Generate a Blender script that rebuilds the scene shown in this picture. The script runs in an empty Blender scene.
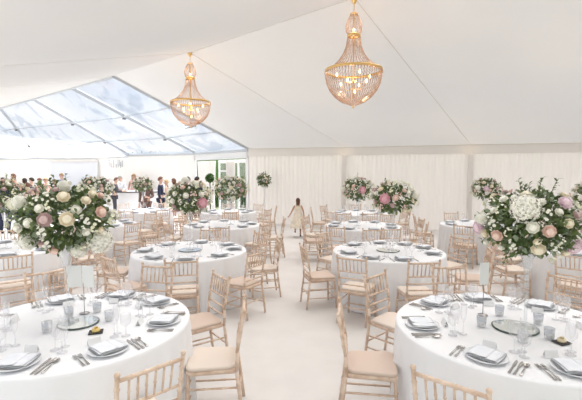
import bpy, math, random
from mathutils import Vector, Matrix
random.seed(7)
PI = math.pi
sc = bpy.context.scene
COL = sc.collection

# ------------------------------------------------------------------ camera
F = 405.0; HOR = 172.0; CX = 291.0; CZ = 2.0
cam_d = bpy.data.cameras.new('camera'); cam = bpy.data.objects.new('camera', cam_d); COL.objects.link(cam)
cam_d.sensor_width = 36; cam_d.lens = F/582*36; cam_d.clip_end = 300
PITCH = math.atan((200-HOR)/F)
cam.location = (0, 0, CZ); cam.rotation_euler = (PI/2-PITCH, 0, 0)
sc.camera = cam
def proj(x, y, z):
    dz = z-CZ
    d = y*math.cos(PITCH)-dz*math.sin(PITCH); u = y*math.sin(PITCH)+dz*math.cos(PITCH)
    if d < .05: return None
    return CX+F*x/d, 200-F*u/d
def inframe(x, y, zs=(0.45, 0.9), m=12):
    for z in zs:
        p = proj(x, y, z)
        if p and -m < p[0] < 582+m and -m < p[1] < 400+m: return True
    return False

# ------------------------------------------------------------------ materials
def mat(name, color, rough=.6, metal=0, noise=None, bump=0, bscale=40, sheen=0, emit=None, estr=0, trans=0):
    m = bpy.data.materials.new(name); m.use_nodes = True
    nt = m.node_tree; b = nt.nodes['Principled BSDF']
    b.inputs['Base Color'].default_value = (*color, 1); b.inputs['Roughness'].default_value = rough
    b.inputs['Metallic'].default_value = metal
    if sheen: b.inputs['Sheen Weight'].default_value = sheen
    if emit: b.inputs['Emission Color'].default_value = (*emit, 1); b.inputs['Emission Strength'].default_value = estr
    tc = nt.nodes.new('ShaderNodeTexCoord')
    if noise:
        c2, scl, det = noise
        n = nt.nodes.new('ShaderNodeTexNoise'); n.inputs['Scale'].default_value = scl; n.inputs['Detail'].default_value = det
        r = nt.nodes.new('ShaderNodeValToRGB'); r.color_ramp.elements[0].position = .35; r.color_ramp.elements[1].position = .65
        r.color_ramp.elements[0].color = (*color, 1); r.color_ramp.elements[1].color = (*c2, 1)
        nt.links.new(tc.outputs['Object'], n.inputs['Vector']); nt.links.new(n.outputs['Fac'], r.inputs['Fac'])
        nt.links.new(r.outputs['Color'], b.inputs['Base Color'])
    if bump:
        n = nt.nodes.new('ShaderNodeTexNoise'); n.inputs['Scale'].default_value = bscale; n.inputs['Detail'].default_value = 3
        bp = nt.nodes.new('ShaderNodeBump'); bp.inputs['Strength'].default_value = bump; bp.inputs['Distance'].default_value = .01
        nt.links.new(tc.outputs['Object'], n.inputs['Vector']); nt.links.new(n.outputs['Fac'], bp.inputs['Height'])
        nt.links.new(bp.outputs['Normal'], b.inputs['Normal'])
    return m
def fabric(name, color, tr=.45, c2=None, scl=1.2, sheer=0):
    m = bpy.data.materials.new(name); m.use_nodes = True; nt = m.node_tree; nt.nodes.clear()
    o = nt.nodes.new('ShaderNodeOutputMaterial'); mx = nt.nodes.new('ShaderNodeMixShader'); mx.inputs[0].default_value = tr
    d = nt.nodes.new('ShaderNodeBsdfDiffuse'); t = nt.nodes.new('ShaderNodeBsdfTranslucent')
    tc = nt.nodes.new('ShaderNodeTexCoord'); n = nt.nodes.new('ShaderNodeTexNoise'); n.inputs['Scale'].default_value = scl
    r = nt.nodes.new('ShaderNodeValToRGB'); c2 = c2 or tuple(c*.97 for c in color)
    r.color_ramp.elements[0].color = (*color, 1); r.color_ramp.elements[1].color = (*c2, 1)
    nt.links.new(tc.outputs['Object'], n.inputs['Vector']); nt.links.new(n.outputs['Fac'], r.inputs['Fac'])
    for s in (d, t): nt.links.new(r.outputs['Color'], s.inputs['Color'])
    nt.links.new(d.outputs[0], mx.inputs[1]); nt.links.new(t.outputs[0], mx.inputs[2])
    if sheer:
        tp_ = nt.nodes.new('ShaderNodeBsdfTransparent'); m2 = nt.nodes.new('ShaderNodeMixShader'); m2.inputs[0].default_value = sheer
        nt.links.new(mx.outputs[0], m2.inputs[1]); nt.links.new(tp_.outputs[0], m2.inputs[2]); mx = m2
    nt.links.new(mx.outputs[0], o.inputs[0])
    return m
def glassy(name, tint, base=.04, edge=.5, rough=.03, diffuse=0.0, dcol=(1, 1, 1)):
    """thin clear material: transparent with fresnel-like reflections, a little diffuse haze"""
    m = bpy.data.materials.new(name); m.use_nodes = True; nt = m.node_tree; nt.nodes.clear()
    o = nt.nodes.new('ShaderNodeOutputMaterial'); t = nt.nodes.new('ShaderNodeBsdfTransparent'); t.inputs[0].default_value = (*tint, 1)
    g = nt.nodes.new('ShaderNodeBsdfGlossy'); g.inputs['Roughness'].default_value = rough
    lw = nt.nodes.new('ShaderNodeLayerWeight'); lw.inputs['Blend'].default_value = .35
    mr = nt.nodes.new('ShaderNodeMapRange'); mr.inputs['To Min'].default_value = base; mr.inputs['To Max'].default_value = edge
    nt.links.new(lw.outputs['Facing'], mr.inputs['Value'])
    mx = nt.nodes.new('ShaderNodeMixShader'); nt.links.new(mr.outputs[0], mx.inputs[0])
    nt.links.new(t.outputs[0], mx.inputs[1]); nt.links.new(g.outputs[0], mx.inputs[2])
    last = mx
    if diffuse:
        d = nt.nodes.new('ShaderNodeBsdfTranslucent'); d.inputs[0].default_value = (*dcol, 1)
        d2 = nt.nodes.new('ShaderNodeBsdfDiffuse'); d2.inputs[0].default_value = (*dcol, 1)
        md = nt.nodes.new('ShaderNodeMixShader'); md.inputs[0].default_value = .5
        nt.links.new(d.outputs[0], md.inputs[1]); nt.links.new(d2.outputs[0], md.inputs[2])
        m2 = nt.nodes.new('ShaderNodeMixShader'); m2.inputs[0].default_value = diffuse
        nt.links.new(mx.outputs[0], m2.inputs[1]); nt.links.new(md.outputs[0], m2.inputs[2]); last = m2
    nt.links.new(last.outputs[0], o.inputs[0]); return m

M = {}
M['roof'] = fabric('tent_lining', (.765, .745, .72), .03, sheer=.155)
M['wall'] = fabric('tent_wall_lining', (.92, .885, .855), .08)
M['seam'] = mat('lining_seam', (.72, .69, .65), .8)
M['floor'] = mat('pale_carpet', (.76, .73, .705), .9, noise=((.72, .69, .665), 2.5, 6), bump=.25, bscale=160)
M['alu'] = mat('white_beam', (.50, .53, .57), .4)
M['dark_alu'] = mat('grey_bracket', (.16, .17, .19), .5)
M['pvc'] = glassy('clear_roof_film', (.80, .84, .88), .03, .25, .1, .035, (.88, .92, .97))
_nt = M['pvc'].node_tree; _t = [n for n in _nt.nodes if n.type == 'BSDF_TRANSPARENT'][0]
_c = _nt.nodes.new('ShaderNodeTexCoord'); _m = _nt.nodes.new('ShaderNodeMapping'); _m.inputs['Rotation'].default_value = (0, 0, -.7); _m.inputs['Scale'].default_value = (.9, .35, .9)
_n = _nt.nodes.new('ShaderNodeTexNoise'); _n.inputs['Scale'].default_value = 1.1; _n.inputs['Detail'].default_value = 7; _n.inputs['Distortion'].default_value = .6
_r = _nt.nodes.new('ShaderNodeValToRGB'); _r.color_ramp.elements[0].position = .50; _r.color_ramp.elements[1].position = .60
_r.color_ramp.elements[0].color = (.92, .94, .97, 1); _r.color_ramp.elements[1].color = (.66, .72, .80, 1)
_nt.links.new(_c.outputs['Object'], _m.inputs[0]); _nt.links.new(_m.outputs[0], _n.inputs['Vector']); _nt.links.new(_n.outputs['Fac'], _r.inputs[0]); _nt.links.new(_r.outputs[0], _t.inputs[0])
M['pvc_white'] = fabric('white_roof_film', (.93, .95, .98), .6)
M['wood'] = mat('limewashed_wood', (.64, .46, .34), .5, noise=((.80, .64, .52), 14, 5))
M['pad'] = mat('ivory_seat_pad', (.80, .69, .60), .8, bump=.2, bscale=300)
M['pad2'] = mat('beige_seat_pad', (.70, .56, .47), .8, bump=.2, bscale=300)  # beige pads; also stands in for shade on one front left chair
M['linen'] = mat('white_table_linen', (.90, .905, .925), .75, bump=.12, bscale=250)
M['china'] = mat('white_china', (.84, .85, .87), .18)
M['napkin'] = mat('grey_blue_napkin', (.82, .85, .90), .85, noise=((.88, .90, .94), 12, 3), bump=.2, bscale=350)
M['silver'] = mat('polished_cutlery', (.50, .48, .46), .22, 1)
M['glass'] = glassy('clear_glass', (.99, .99, 1), .04, .45, .02, .08)
M['glass2'] = glassy('smoked_votive_glass', (.88, .90, .93), .08, .6, .03, .15)
M['vase'] = glassy('clear_vase_glass', (.97, .98, .99), .05, .5, .02, .05)
M['mirror'] = mat('mirror_glass', (.86, .90, .87), .06, 1)
M['mirror_edge'] = mat('mirror_bevel', (.10, .13, .12), .2, .6)
M['card'] = mat('white_card', (.90, .90, .90), .7)
M['wire'] = mat('silver_wire', (.42, .42, .43), .3, 1)
M['slate'] = mat('dark_slate', (.05, .045, .04), .7)
M['butter'] = mat('butter_yellow', (.85, .62, .22), .5)
M['cream_food'] = mat('cream_pat', (.82, .70, .48), .5)
M['candle'] = mat('candle_wax', (.92, .88, .80), .5)
M['gold'] = mat('gilt_brass', (.72, .48, .20), .28, 1)
M['bead'] = glassy('crystal_bead', (.90, .78, .66), .22, .8, .12, .42, (.62, .43, .30))
M['bulb'] = mat('warm_bulb', (1, .8, .5), .3, emit=(1, .60, .26), estr=5)
M['leaf'] = mat('dark_leaf', (.075, .125, .035), .55, noise=((.17, .22, .075), 9, 3))
M['euc'] = mat('eucalyptus_leaf', (.24, .31, .21), .6, noise=((.36, .42, .29), 9, 3))
M['twig'] = mat('green_stem', (.10, .15, .05), .7)
def petal(name, c, c2): return mat(name, c, .6, noise=(c2, 20, 2))
M['cream'] = petal('cream_petal', (.90, .82, .66), (.88, .78, .60))
M['white'] = petal('white_petal', (.93, .91, .84), (.88, .86, .76))
M['greenwhite'] = petal('green_white_petal', (.86, .86, .66), (.92, .90, .78))
M['blush'] = petal('blush_petal', (.84, .58, .50), (.88, .70, .62))
M['pink'] = petal('pink_petal', (.74, .36, .44), (.84, .52, .58))
M['lilac'] = petal('lilac_pink_petal', (.80, .58, .68), (.86, .70, .76))
M['mauve'] = petal('mauve_petal', (.55, .38, .38), (.66, .50, .48))
M['grass'] = mat('lawn_green', (.24, .28, .15), .9, noise=((.30, .34, .20), 3, 5), bump=.6, bscale=30)
M['hedge'] = mat('hedge_green', (.08, .18, .05), .9, noise=((.15, .27, .08), 8, 4), bump=1, bscale=25)
M['panel'] = mat('grey_projection_panel', (.78, .80, .84), .7)
M['white_paint'] = mat('white_paint', (.86, .86, .86), .5)
M['window_glass'] = glassy('window_glass', (.9, .93, .93), .08, .5, .02)
M['dark_counter'] = mat('dark_bar_top', (.13, .12, .12), .35)
M['letter'] = mat('grey_lettering', (.45, .47, .50), .6)
M['black'] = mat('black_print', (.03, .03, .05), .6)
M['terracotta'] = mat('dark_planter', (.10, .10, .11), .6)
M['skin'] = mat('skin', (.66, .42, .32), .55); M['skin_d'] = mat('tanned_skin', (.56, .34, .24), .55)
M['eye'] = mat('dark_eye', (.03, .02, .02), .3); M['lip'] = mat('lips', (.50, .22, .19), .5)
for n, c in dict(navy=(.022, .028, .060), charcoal=(.045, .045, .055), brown=(.16, .10, .085), lace=(.80, .80, .84), blush_dress=(.80, .52, .47),
                 dark_dress=(.055, .035, .045), ivory_dress=(.82, .74, .62), shirt=(.82, .82, .84), blue_dress=(.30, .36, .52), coral=(.72, .36, .30),
                 hair_dark=(.030, .018, .012), hair_brown=(.12, .055, .030), hair_blond=(.46, .31, .16), hair_grey=(.36, .34, .32), shoe=(.03, .025, .025)).items():
    M[n] = mat(n+'_cloth' if 'hair' not in n and n != 'shoe' else n+'_material', c, .8, noise=(tuple(min(1, v*1.25) for v in c), 10, 2))

# ------------------------------------------------------------------ mesh helpers
class MB:
    def __init__(s): s.v = []; s.f = []
    def add(s, vs, fs):
        o = len(s.v); s.v += [tuple(v) for v in vs]; s.f += [tuple(i+o for i in f) for f in fs]; return s
    def box(s, c, d, rz=0):
        cx, cy, cz = c; x, y, z = [k/2 for k in d]; vs = []
        for sz in (-1, 1):
            for sx, sy in ((-1, -1), (1, -1), (1, 1), (-1, 1)):
                a, b = sx*x, sy*y
                vs.append((cx+a*math.cos(rz)-b*math.sin(rz), cy+a*math.sin(rz)+b*math.cos(rz), cz+sz*z))
        return s.add(vs, [(3, 2, 1, 0), (4, 5, 6, 7), (0, 1, 5, 4), (1, 2, 6, 5), (2, 3, 7, 6), (3, 0, 4, 7)])
    def tube(s, pts, rs, n=8, cap=True):
        pts = [Vector(p) for p in pts]
        if not hasattr(rs, '__len__'): rs = [rs]*len(pts)
        vs = []; fs = []; ref = None
        for i, p in enumerate(pts):
            t = (pts[min(i+1, len(pts)-1)]-pts[max(i-1, 0)])
            t = t.normalized() if t.length > 1e-9 else Vector((0, 0, 1))
            if ref is None: ref = Vector((1, 0, 0)) if abs(t.x) < .8 else Vector((0, 1, 0))
            a = (ref-t*ref.dot(t)).normalized(); ref = a; b = t.cross(a)
            for k in range(n):
                q = 2*PI*k/n; vs.append(p+(a*math.cos(q)+b*math.sin(q))*rs[i])
        for i in range(len(pts)-1):
            for k in range(n):
                k2 = (k+1) % n; fs.append((i*n+k, i*n+k2, (i+1)*n+k2, (i+1)*n+k))
        if cap: fs.append(tuple(range(n-1, -1, -1))); fs.append(tuple((len(pts)-1)*n+k for k in range(n)))
        return s.add(vs, fs)
    def lathe(s, prof, n=20, c=(0, 0, 0), cap=True):
        vs = []; fs = []
        for r, z in prof:
            for k in range(n): q = 2*PI*k/n; vs.append((c[0]+r*math.cos(q), c[1]+r*math.sin(q), c[2]+z))
        for i in range(len(prof)-1):
            for k in range(n):
                k2 = (k+1) % n; fs.append((i*n+k, i*n+k2, (i+1)*n+k2, (i+1)*n+k))
        if cap:
            if prof[0][0] > 1e-4: fs.append(tuple(range(n-1, -1, -1)))
            if prof[-1][0] > 1e-4: fs.append(tuple((len(prof)-1)*n+k for k in range(n)))
        return s.add(vs, fs)
    def mesh(s, name, m, smooth=True):
        me = bpy.data.meshes.new(name); me.from_pydata(s.v, [], s.f); me.update()
        if smooth:
            for p in me.polygons: p.use_smooth = len(p.vertices) <= 4
        me.materials.append(m); return me
def link(name, me, parent=None, loc=None):
    o = bpy.data.objects.new(name, me); COL.objects.link(o)
    if parent: o.parent = parent
    if loc: o.location = loc
    return o
def tag(o, label=None, cat=None, group=None, kind=None):
    if label: o['label'] = label
    if cat: o['category'] = cat
    if group: o['group'] = group
    if kind: o['kind'] = kind
    return o
def empty(name, loc, rz=0, label=None, cat=None, group=None):
    o = bpy.data.objects.new(name, None); COL.objects.link(o); o.location = loc; o.rotation_euler = (0, 0, rz); o.empty_display_size = .1
    return tag(o, label, cat, group)
def copy_tree(o, parent=None):
    c = o.copy(); COL.objects.link(c); c.parent = parent
    for k in KIDS.get(o.name, list(o.children)): copy_tree(k, c)
    return c
KIDS = {}
def struct(name, mb, m, smooth=False):
    o = link(name, mb.mesh(name, m, smooth)); o['kind'] = 'structure'; return o

# ------------------------------------------------------------------ tent shell
U = Vector((-.765, .644, 0)); V = Vector((.644, .765, 0))
def ray(px, d, z): return Vector(((px-CX)/F*d, d, z))
ZR, ZE = 5.0, 2.9
R1 = Vector((1.09, 7.2, ZR)); R2 = Vector((-2.54, 10.4, ZR)); Rb = Vector((-5.55, 12.9, ZR)); R4 = Vector((-13.7, 19.3, ZR))
R0 = R1-U*4.9; R00 = R0-U*4.9; R5 = R4+U*9
B = ray(470, 13.5, ZE); Cc = ray(345, 14.9, ZE); D = ray(249, 15.9, ZE)
A = ray(600, 12.45, ZE); A2 = Vector((13.5, 11.2, ZE))
E = ray(195, 19.2, ZE); F0 = ray(130, 20.8, ZE); F1 = ray(0, 24.3, ZE); F2 = Vector((-30, 29.5, ZE))
def near(r): return Vector((r.x, r.y, 0))-V*7.6+Vector((0, 0, ZE))
def ruled(name, ra, rb, m, nu=12, nv=14, sag=.10):
    mb = MB(); vs = []; fs = []
    cnt = 0
    for j in range(len(ra)-1):
        base = len(vs)
        for i in range(nu+1):
            s = i/nu; a = ra[j].lerp(ra[j+1], s); b = rb[j].lerp(rb[j+1], s)
            for k in range(nv+1):
                t = k/nv; p = a.lerp(b, t)
                p = p+Vector((0, 0, -sag*math.sin(PI*s)*math.sin(PI*t)))
                vs.append(p)
        for i in range(nu):
            for k in range(nv):
                q = base+i*(nv+1)+k; fs.append((q, q+1, q+nv+2, q+nv+1))
    mb.add(vs, fs); return struct(name, mb, m, True)
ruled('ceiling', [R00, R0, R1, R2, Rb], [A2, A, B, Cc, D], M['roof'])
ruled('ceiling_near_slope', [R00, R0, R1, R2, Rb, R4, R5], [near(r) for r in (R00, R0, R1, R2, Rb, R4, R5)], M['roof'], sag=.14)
def seam(name, pts, r=.016, m='seam'):
    return struct(name, MB().tube(pts, r, 6), M[m])
def sagline(a, b, n=8): return [a.lerp(b, i/n) for i in range(n+1)]
dz = Vector((0, 0, -.015))
seam('trim_1', sagline(R1+dz, B+dz), .009); seam('trim_2', sagline(R2+dz, Cc+dz), .007)
seam('trim_3', [r+dz for r in (R00, R0, R1, R2)], .008)
seam('trim_4', sagline(R2+dz, near(R2)+dz), .003); seam('trim_5', sagline(R0+dz, A+dz), .012)
seam('trim_6', sagline(Rb+dz, near(Rb)+dz), .003)
# lined walls with fine pleats
def pleated(name, pts, z0, z1, m, amp=.012, pitch=.16, nz=3):
    vs = []; fs = []; cols = 0
    for j in range(len(pts)-1):
        a, b = pts[j], pts[j+1]; L = (b-a).length; n = max(2, int(L/pitch)*4); d = (b-a)/L; nr = Vector((-d.y, d.x, 0))
        for i in range(n+1 if j == len(pts)-2 else n):
            s = i/n; p = a.lerp(b, s)+nr*amp*(math.sin(s*n*PI/2)+.6*math.sin(s*n*PI/2*.37+1))
            for k in range(nz+1): vs.append((p.x, p.y, z0+(z1-z0)*k/nz))
            cols += 1
    for i in range(cols-1):
        for k in range(nz):
            q = i*(nz+1)+k; fs.append((q, q+nz+1, q+nz+2, q+1))
    return struct(name, MB().add(vs, fs), m, True)
fl = lambda p: Vector((p.x, p.y, 0))
pleated('wall_back', [fl(A2), fl(A), fl(B), fl(Cc), fl(D)], 0, ZE+.02, M['wall'])
pleated('wall_left_back', [fl(E), fl(F0), fl(F1), fl(F2)], 0, ZE, M['wall'], .006, .5)
pleated('wall_right', [fl(near(R00)), fl(R00), fl(A2)], 0, ZE, M['wall'])
g = MB().add([(*near(R00).xy, ZE), tuple(A2), tuple(R00)], [(0, 1, 2)]); struct('wall_right_gable', g, M['wall'])
pleated('wall_left', [fl(F2), fl(R5), fl(near(R5))], 0, ZE, M['wall'])
# valance band along the back wall and wall posts
def band(name, pts, z0, z1, off, m):
    mb = MB()
    for a, b in zip(pts, pts[1:]):
        d = (b-a).normalized(); nr = Vector((d.y, -d.x, 0));
        if nr.y > 0: nr = -nr
        c = (a+b)/2+nr*off; mb.box((c.x, c.y, (z0+z1)/2), ((b-a).length, .03, z1-z0), math.atan2(d.y, d.x))
    return struct(name, mb, m)
band('trim_7', [fl(A2), fl(A), fl(B), fl(Cc), fl(D)], ZE-.30, ZE-.02, .05, M['wall'])
band('trim_8', [fl(A2), fl(A), fl(B), fl(Cc), fl(D)], ZE-.02, ZE+.01, .07, M['seam'])
for i, p in enumerate((B, Cc)):
    struct('wall_post_%d' % (i+1), MB().box((p.x-.06, p.y-.12, (ZE-.3)/2), (.16, .08, ZE-.3)), M['wall'])

# clear roof over the far left bays: rafters, purlins, film
ra = [Rb, Rb.lerp(R4, .28), Rb.lerp(R4, .62), R4, R4.lerp(R5, .45), R5]
rb = [D, ray(196, 19.0, ZE), F0, F1.lerp(F0, .35), F1, F2]
mb = MB(); ruled('ceiling_clear_film', ra, rb, M['pvc'], 8, 10, .28)
for j in range(len(ra)):
    r = MB().tube([ra[j], ra[j].lerp(rb[j], .5), rb[j]], .085, 4); struct('trim_rafter_%d' % (j+1), r, M['alu'])
for k, t in enumerate((.36, .70)):
    struct('trim_purlin_%d' % (k+1), MB().tube([a.lerp(b, t)-Vector((0, 0, .05)) for a, b in zip(ra, rb)], .05, 6), M['alu'])
    nb = MB()
    for a, b in list(zip(ra, rb))[1:]:
        p = a.lerp(b, t); nb.box((p.x, p.y, p.z-.14), (.11, .11, .06), .6)
    struct('trim_bracket_%d' % (k+1), nb, M['dark_alu'])
struct('trim_ridge_beam', MB().tube([p+Vector((0, 0, .02)) for p in ra], .09, 6), M['alu'])
struct('trim_eave_beam', MB().tube([p-Vector((0, 0, .02)) for p in rb], .10, 6), M['alu'])
# white lining sheet hung under the lower part of the clear bays
low = [a.lerp(b, t) for a, b, t in zip(ra[2:], rb[2:], (.72, .52, .34, .3))]
ruled('ceiling_white_sheet', [p-Vector((0, 0, .14)) for p in low], [p-Vector((0, 0, .16)) for p in rb[2:]], M['pvc_white'], 6, 6, .18)

# floor and outside ground
struct('floor', MB().add([(-36, -3, 0), (16, -3, 0), (16, 14.5, 0), (-.5, 17.2, 0), (-5.2, 20.4, 0), (-36, 34, 0)], [(0, 1, 2, 3, 4, 5)]), M['floor'])
struct('ground_lawn', MB().add([(-90, -60, -.06), (90, -60, -.06), (90, 110, -.06), (-90, 110, -.06)], [(0, 1, 2, 3)]), M['grass'])

# entrance opening between the lined tent and the bar tent
du = (fl(E)-fl(D)); L = du.length; du /= L; az = math.atan2(du.y, du.x)
def at_open(s, z, off=0): p = fl(D)+du*s; return (p.x+du.y*off, p.y-du.x*off, z)
def openbox(mb, s0, s1, z0, z1, th=.08, off=0):
    return mb.box(at_open((s0+s1)/2, (z0+z1)/2, off), (abs(s1-s0), th, z1-z0), az)
e = MB(); openbox(e, 0, .14, 0, ZE); openbox(e, L-.14, L, 0, ZE); openbox(e, 0, L, ZE-.36, ZE); struct('door_1_frame', e, M['white_paint'])
# glazed screen in the opening, white frames, curtains gathered beside the panes
wf = MB()
for s in (.30, 1.05, 1.75, 2.55): openbox(wf, s, s+.09, 0, 2.45, .06, .25)
openbox(wf, .30, 2.64, 2.38, 2.52, .06, .25); openbox(wf, .30, 1.1, 1.25, 1.33, .06, .25); openbox(wf, 1.8, 2.6, 2.0, 2.08, .06, .25)
struct('window_1_frame', wf, M['white_paint'])
gp = MB(); openbox(gp, .32, 2.6, .02, 2.4, .01, .25); struct('window_1_pane', gp, M['window_glass'])
def curtain(s0, s1, off=.10):
    vs = []; fs = []; n = 40
    for i in range(n+1):
        s = i/n
        for z in (0.02, 1.0, 2.5):
            w = (s-.5)*(1 if z > 2 else .8 if z > .5 else .9)+.5
            x = at_open(s0+(s1-s0)*w, z, off+.05*math.sin(s*n*.9)); vs.append(x)
    for i in range(n):
        for k in range(2): q = i*3+k; fs.append((q, q+3, q+4, q+1))
    o = link('curtain', MB().add(vs, fs).mesh('curtain', M['wall'])); return o
tag(curtain(1.15, 1.75), 'white gathered curtain hanging mid-opening of the entrance to the garden', 'curtain', 'entrance curtains')
tag(curtain(2.66, L-.16), 'white gathered curtain at the bar end of the garden entrance', 'curtain', 'entrance curtains')
tag(curtain(.05, .32), 'narrow white curtain at the dining end of the garden entrance', 'curtain', 'entrance curtains')
# hedge outside
hb = MB()
rnd = random.Random(3)
for k in range(900):
    x = rnd.uniform(-13, 1); z = rnd.uniform(0, 3.2); y = 24.5+rnd.uniform(-.35, .35)+(x+6)*-.25
    a = rnd.uniform(0, 6.28); t = rnd.uniform(.10, .2)
    hb.add([(x-t*math.cos(a), y-t*math.sin(a), z-t), (x+t*math.sin(a), y-t, z), (x+t*math.cos(a), y, z+t), (x-t*.8, y+t, z+t*.2)], [(0, 1, 2, 3)])
hb.box((-6, 25.2, 1.5), (15, 1.2, 3.0), -.24)
hg = link('hedge', hb.mesh('hedge', M['hedge'], False)); tag(hg, 'tall clipped green hedge outside beyond the entrance opening', 'hedge', kind='stuff')

# ------------------------------------------------------------------ table layout
TB = {  # name: (x, y, R, description, ring offset, detail)
 'T1': (1.77, 3.16, .90, 'the front right table', 0, 3),
 'T2': (-1.76, 3.24, .90, 'the front left table', 0, 3),
 'T3': (1.53, 6.32, .86, 'the second table right of the aisle', 8, 2),
 'T4': (-1.60, 6.35, .88, 'the second table left of the aisle', -5, 2),
 'T5': (1.66, 9.3, .88, 'the third table right of the aisle', 10, 1),
 'T9': (-1.62, 9.5, .88, 'the third table left of the aisle', 5, 1),
 'T13': (2.1, 12.3, .85, 'the farthest table right of the aisle', 0, 0),
 'T14': (-1.95, 12.6, .85, 'the farthest table left of the aisle', 12, 0),
 'T12': (-4.62, 6.5, .88, 'the outer left table behind the front flowers', -8, 1),
 'T10': (-4.62, 9.6, .88, 'the outer left table in the third row', 10, 1),
 'T11': (-4.72, 12.9, .88, 'the outer left table nearest the bar', 0, 0),
 'T8': (4.75, 6.4, .88, 'the outer right table behind the front flowers', 0, 1),
 'T6': (4.45, 9.5, .88, 'the outer right table by the lined wall', 5, 1),
}
ZT = .765
DIRS = ['right side', 'far right', 'far side', 'far left', 'left side', 'near left', 'near side', 'near right']

def cloth_mesh(R, seed):
    r = random.Random(seed); n = 168; ph = [r.uniform(0, 6.28) for _ in range(4)]
    rings = [(0, 0), (.35*R, 0), (.7*R, 0), (.93*R, 0), (R-.006, -.001), (R+.002, -.008), (R+.004, -.03)]
    vs = []; fs = []
    def fold(q): return .40*math.sin(13*q+ph[0])+.32*math.sin(23*q+ph[1])+.35*math.sin(38*q+ph[2])
    for rr, z in rings:
        for k in range(n): q = 2*PI*k/n; vs.append((rr*math.cos(q), rr*math.sin(q), ZT-.004+z))
    H = ZT-.034
    for j in range(1, 9):
        t = j/8
        for k in range(n):
            q = 2*PI*k/n; rr = R+.006+t*.010+(fold(q)+.45)*.040*t**.6
            vs.append((rr*math.cos(q), rr*math.sin(q), H*(1-t)+.006))
    tot = len(rings)+8
    for i in range(tot-1):
        for k in range(n): k2 = (k+1) % n; fs.append((i*n+k, (i+1)*n+k, (i+1)*n+k2, i*n+k2))
    return MB().add(vs, fs).mesh('tablecloth', M['linen'])
for i, (k, (x, y, R, desc, off, det)) in enumerate(TB.items()):
    o = link('tablecloth', cloth_mesh(R, i), None, (x, y, 0))
    tag(o, 'white floor-length round cloth over ' + desc, 'tablecloth', 'white round tablecloths')

# ------------------------------------------------------------------ chiavari chair
def turned(mb, p0, p1, r, rings=4, n=7):
    p0, p1 = Vector(p0), Vector(p1); pts = []; rs = []
    ts = [0]
    for k in range(1, rings+1):
        c = k/(rings+1); ts += [c-.022, c, c+.022]
    ts.append(1)
    for i, t in enumerate(ts):
        pts.append(p0.lerp(p1, t)); rs.append(r*1.38 if (i % 3 == 2 and 0 < i < len(ts)-1) else r)
    return mb.tube(pts, rs, n)
def slab(w0, w1, y0, y1, z0, z1, cr=.04, dome=0, n=5):
    pts = []
    cor = [(-w0, y0, PI), (w0, y0, 1.5*PI), (w1, y1, 0), (-w1, y1, .5*PI)]
    for (cx, cy, a) in cor:
        sx = 1 if cx > 0 else -1; sy = 1 if cy == y1 else -1
        ox, oy = cx-sx*cr, cy-sy*cr
        for k in range(n+1):
            q = a+.5*PI*k/n; pts.append((ox+cr*math.cos(q), oy+cr*math.sin(q)))
    N = len(pts); cx = 0; cy = (y0+y1)/2; vs = []; fs = []
    lay = [(.985, z0), (1, z0+(z1-z0)*.3), (1, z0+(z1-z0)*.65), (.975, z1-.003), (.90, z1), (.5, z1+dome), (.001, z1+dome*1.15)]
    for s, z in lay:
        for (px, py) in pts: vs.append((px*s, cy+(py-cy)*s, z))
    for i in range(len(lay)-1):
        for k in range(N): k2 = (k+1) % N; fs.append((i*N+k, i*N+k2, (i+1)*N+k2, (i+1)*N+k))
    fs.append(tuple(range(N-1, -1, -1))); return vs, fs
def post_pts(s): return [(s*.195, -.25, 0), (s*.19, -.20, .42), (s*.19, -.205, .58), (s*.196, -.265, .905)]
def rear_leg(mb, s):
    P = post_pts(s); turned(mb, P[0], P[1], .0145, 3); turned(mb, P[1], P[2], .0145, 1); turned(mb, P[2], P[3], .0135, 3)
    mb.lathe([(.013, 0), (.018, .01), (.012, .022), (.001, .028)], 8, (P[3][0], P[3][1], P[3][2]-.004)); return mb
def yb(z): return -.205-(z-.58)/.325*.06 if z > .58 else -.2
CH = {}
mb = MB(); mb.add(*slab(.19, .205, -.215, .20, .405, .44, .05)); CH['seat_frame'] = mb.mesh('seat_frame', M['wood'])
for nm in ('pad', 'pad2'):
    mb = MB(); mb.add(*slab(.185, .205, -.195, .20, .44, .468, .06, .016)); CH[nm] = mb.mesh('seat_pad', M[nm])
CH['rearL'] = rear_leg(MB(), -1).mesh('leg', M['wood']); CH['rearR'] = rear_leg(MB(), 1).mesh('leg', M['wood'])
CH['frontL'] = turned(MB(), (-.20, .20, 0), (-.18, .175, .41), .0145, 3).mesh('leg', M['wood'])
CH['frontR'] = turned(MB(), (.20, .20, 0), (.18, .175, .41), .0145, 3).mesh('leg', M['wood'])
CH['top'] = turned(MB(), (-.193, yb(.875), .875), (.193, yb(.875), .875), .0125, 4).mesh('top_rail', M['wood'])
CH['rails'] = [turned(MB(), (-.19, yb(z), z), (.19, yb(z), z), .0095, 3).mesh('cross_rail', M['wood']) for z in (.70, .605, .52)]
CH['spin'] = [turned(MB(), (x*.96, yb(.70), .70), (x, yb(.87), .87), .0075, 1, 6).mesh('spindle', M['wood']) for x in (-.13, -.078, -.026, .026, .078, .13)]
st = []
for s in (-1, 1):
    for z in (.16, .29): st.append(turned(MB(), (s*.192, -.232+z*.05, z), (s*.193, .19, z), .0085, 2, 6))
for z in (.14, .27): st.append(turned(MB(), (-.19, .19, z), (.19, .19, z), .0085, 3, 6))
st.append(turned(MB(), (-.19, -.225, .22), (.19, -.225, .22), .0085, 3, 6))
CH['stretch'] = [q.mesh('stretcher', M['wood']) for q in st]
def join_meshes(name, mes, m):
    mb = MB()
    for me in mes: mb.add([v.co for v in me.vertices], [tuple(p.vertices) for p in me.polygons])
    return mb.mesh(name, m)
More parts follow.
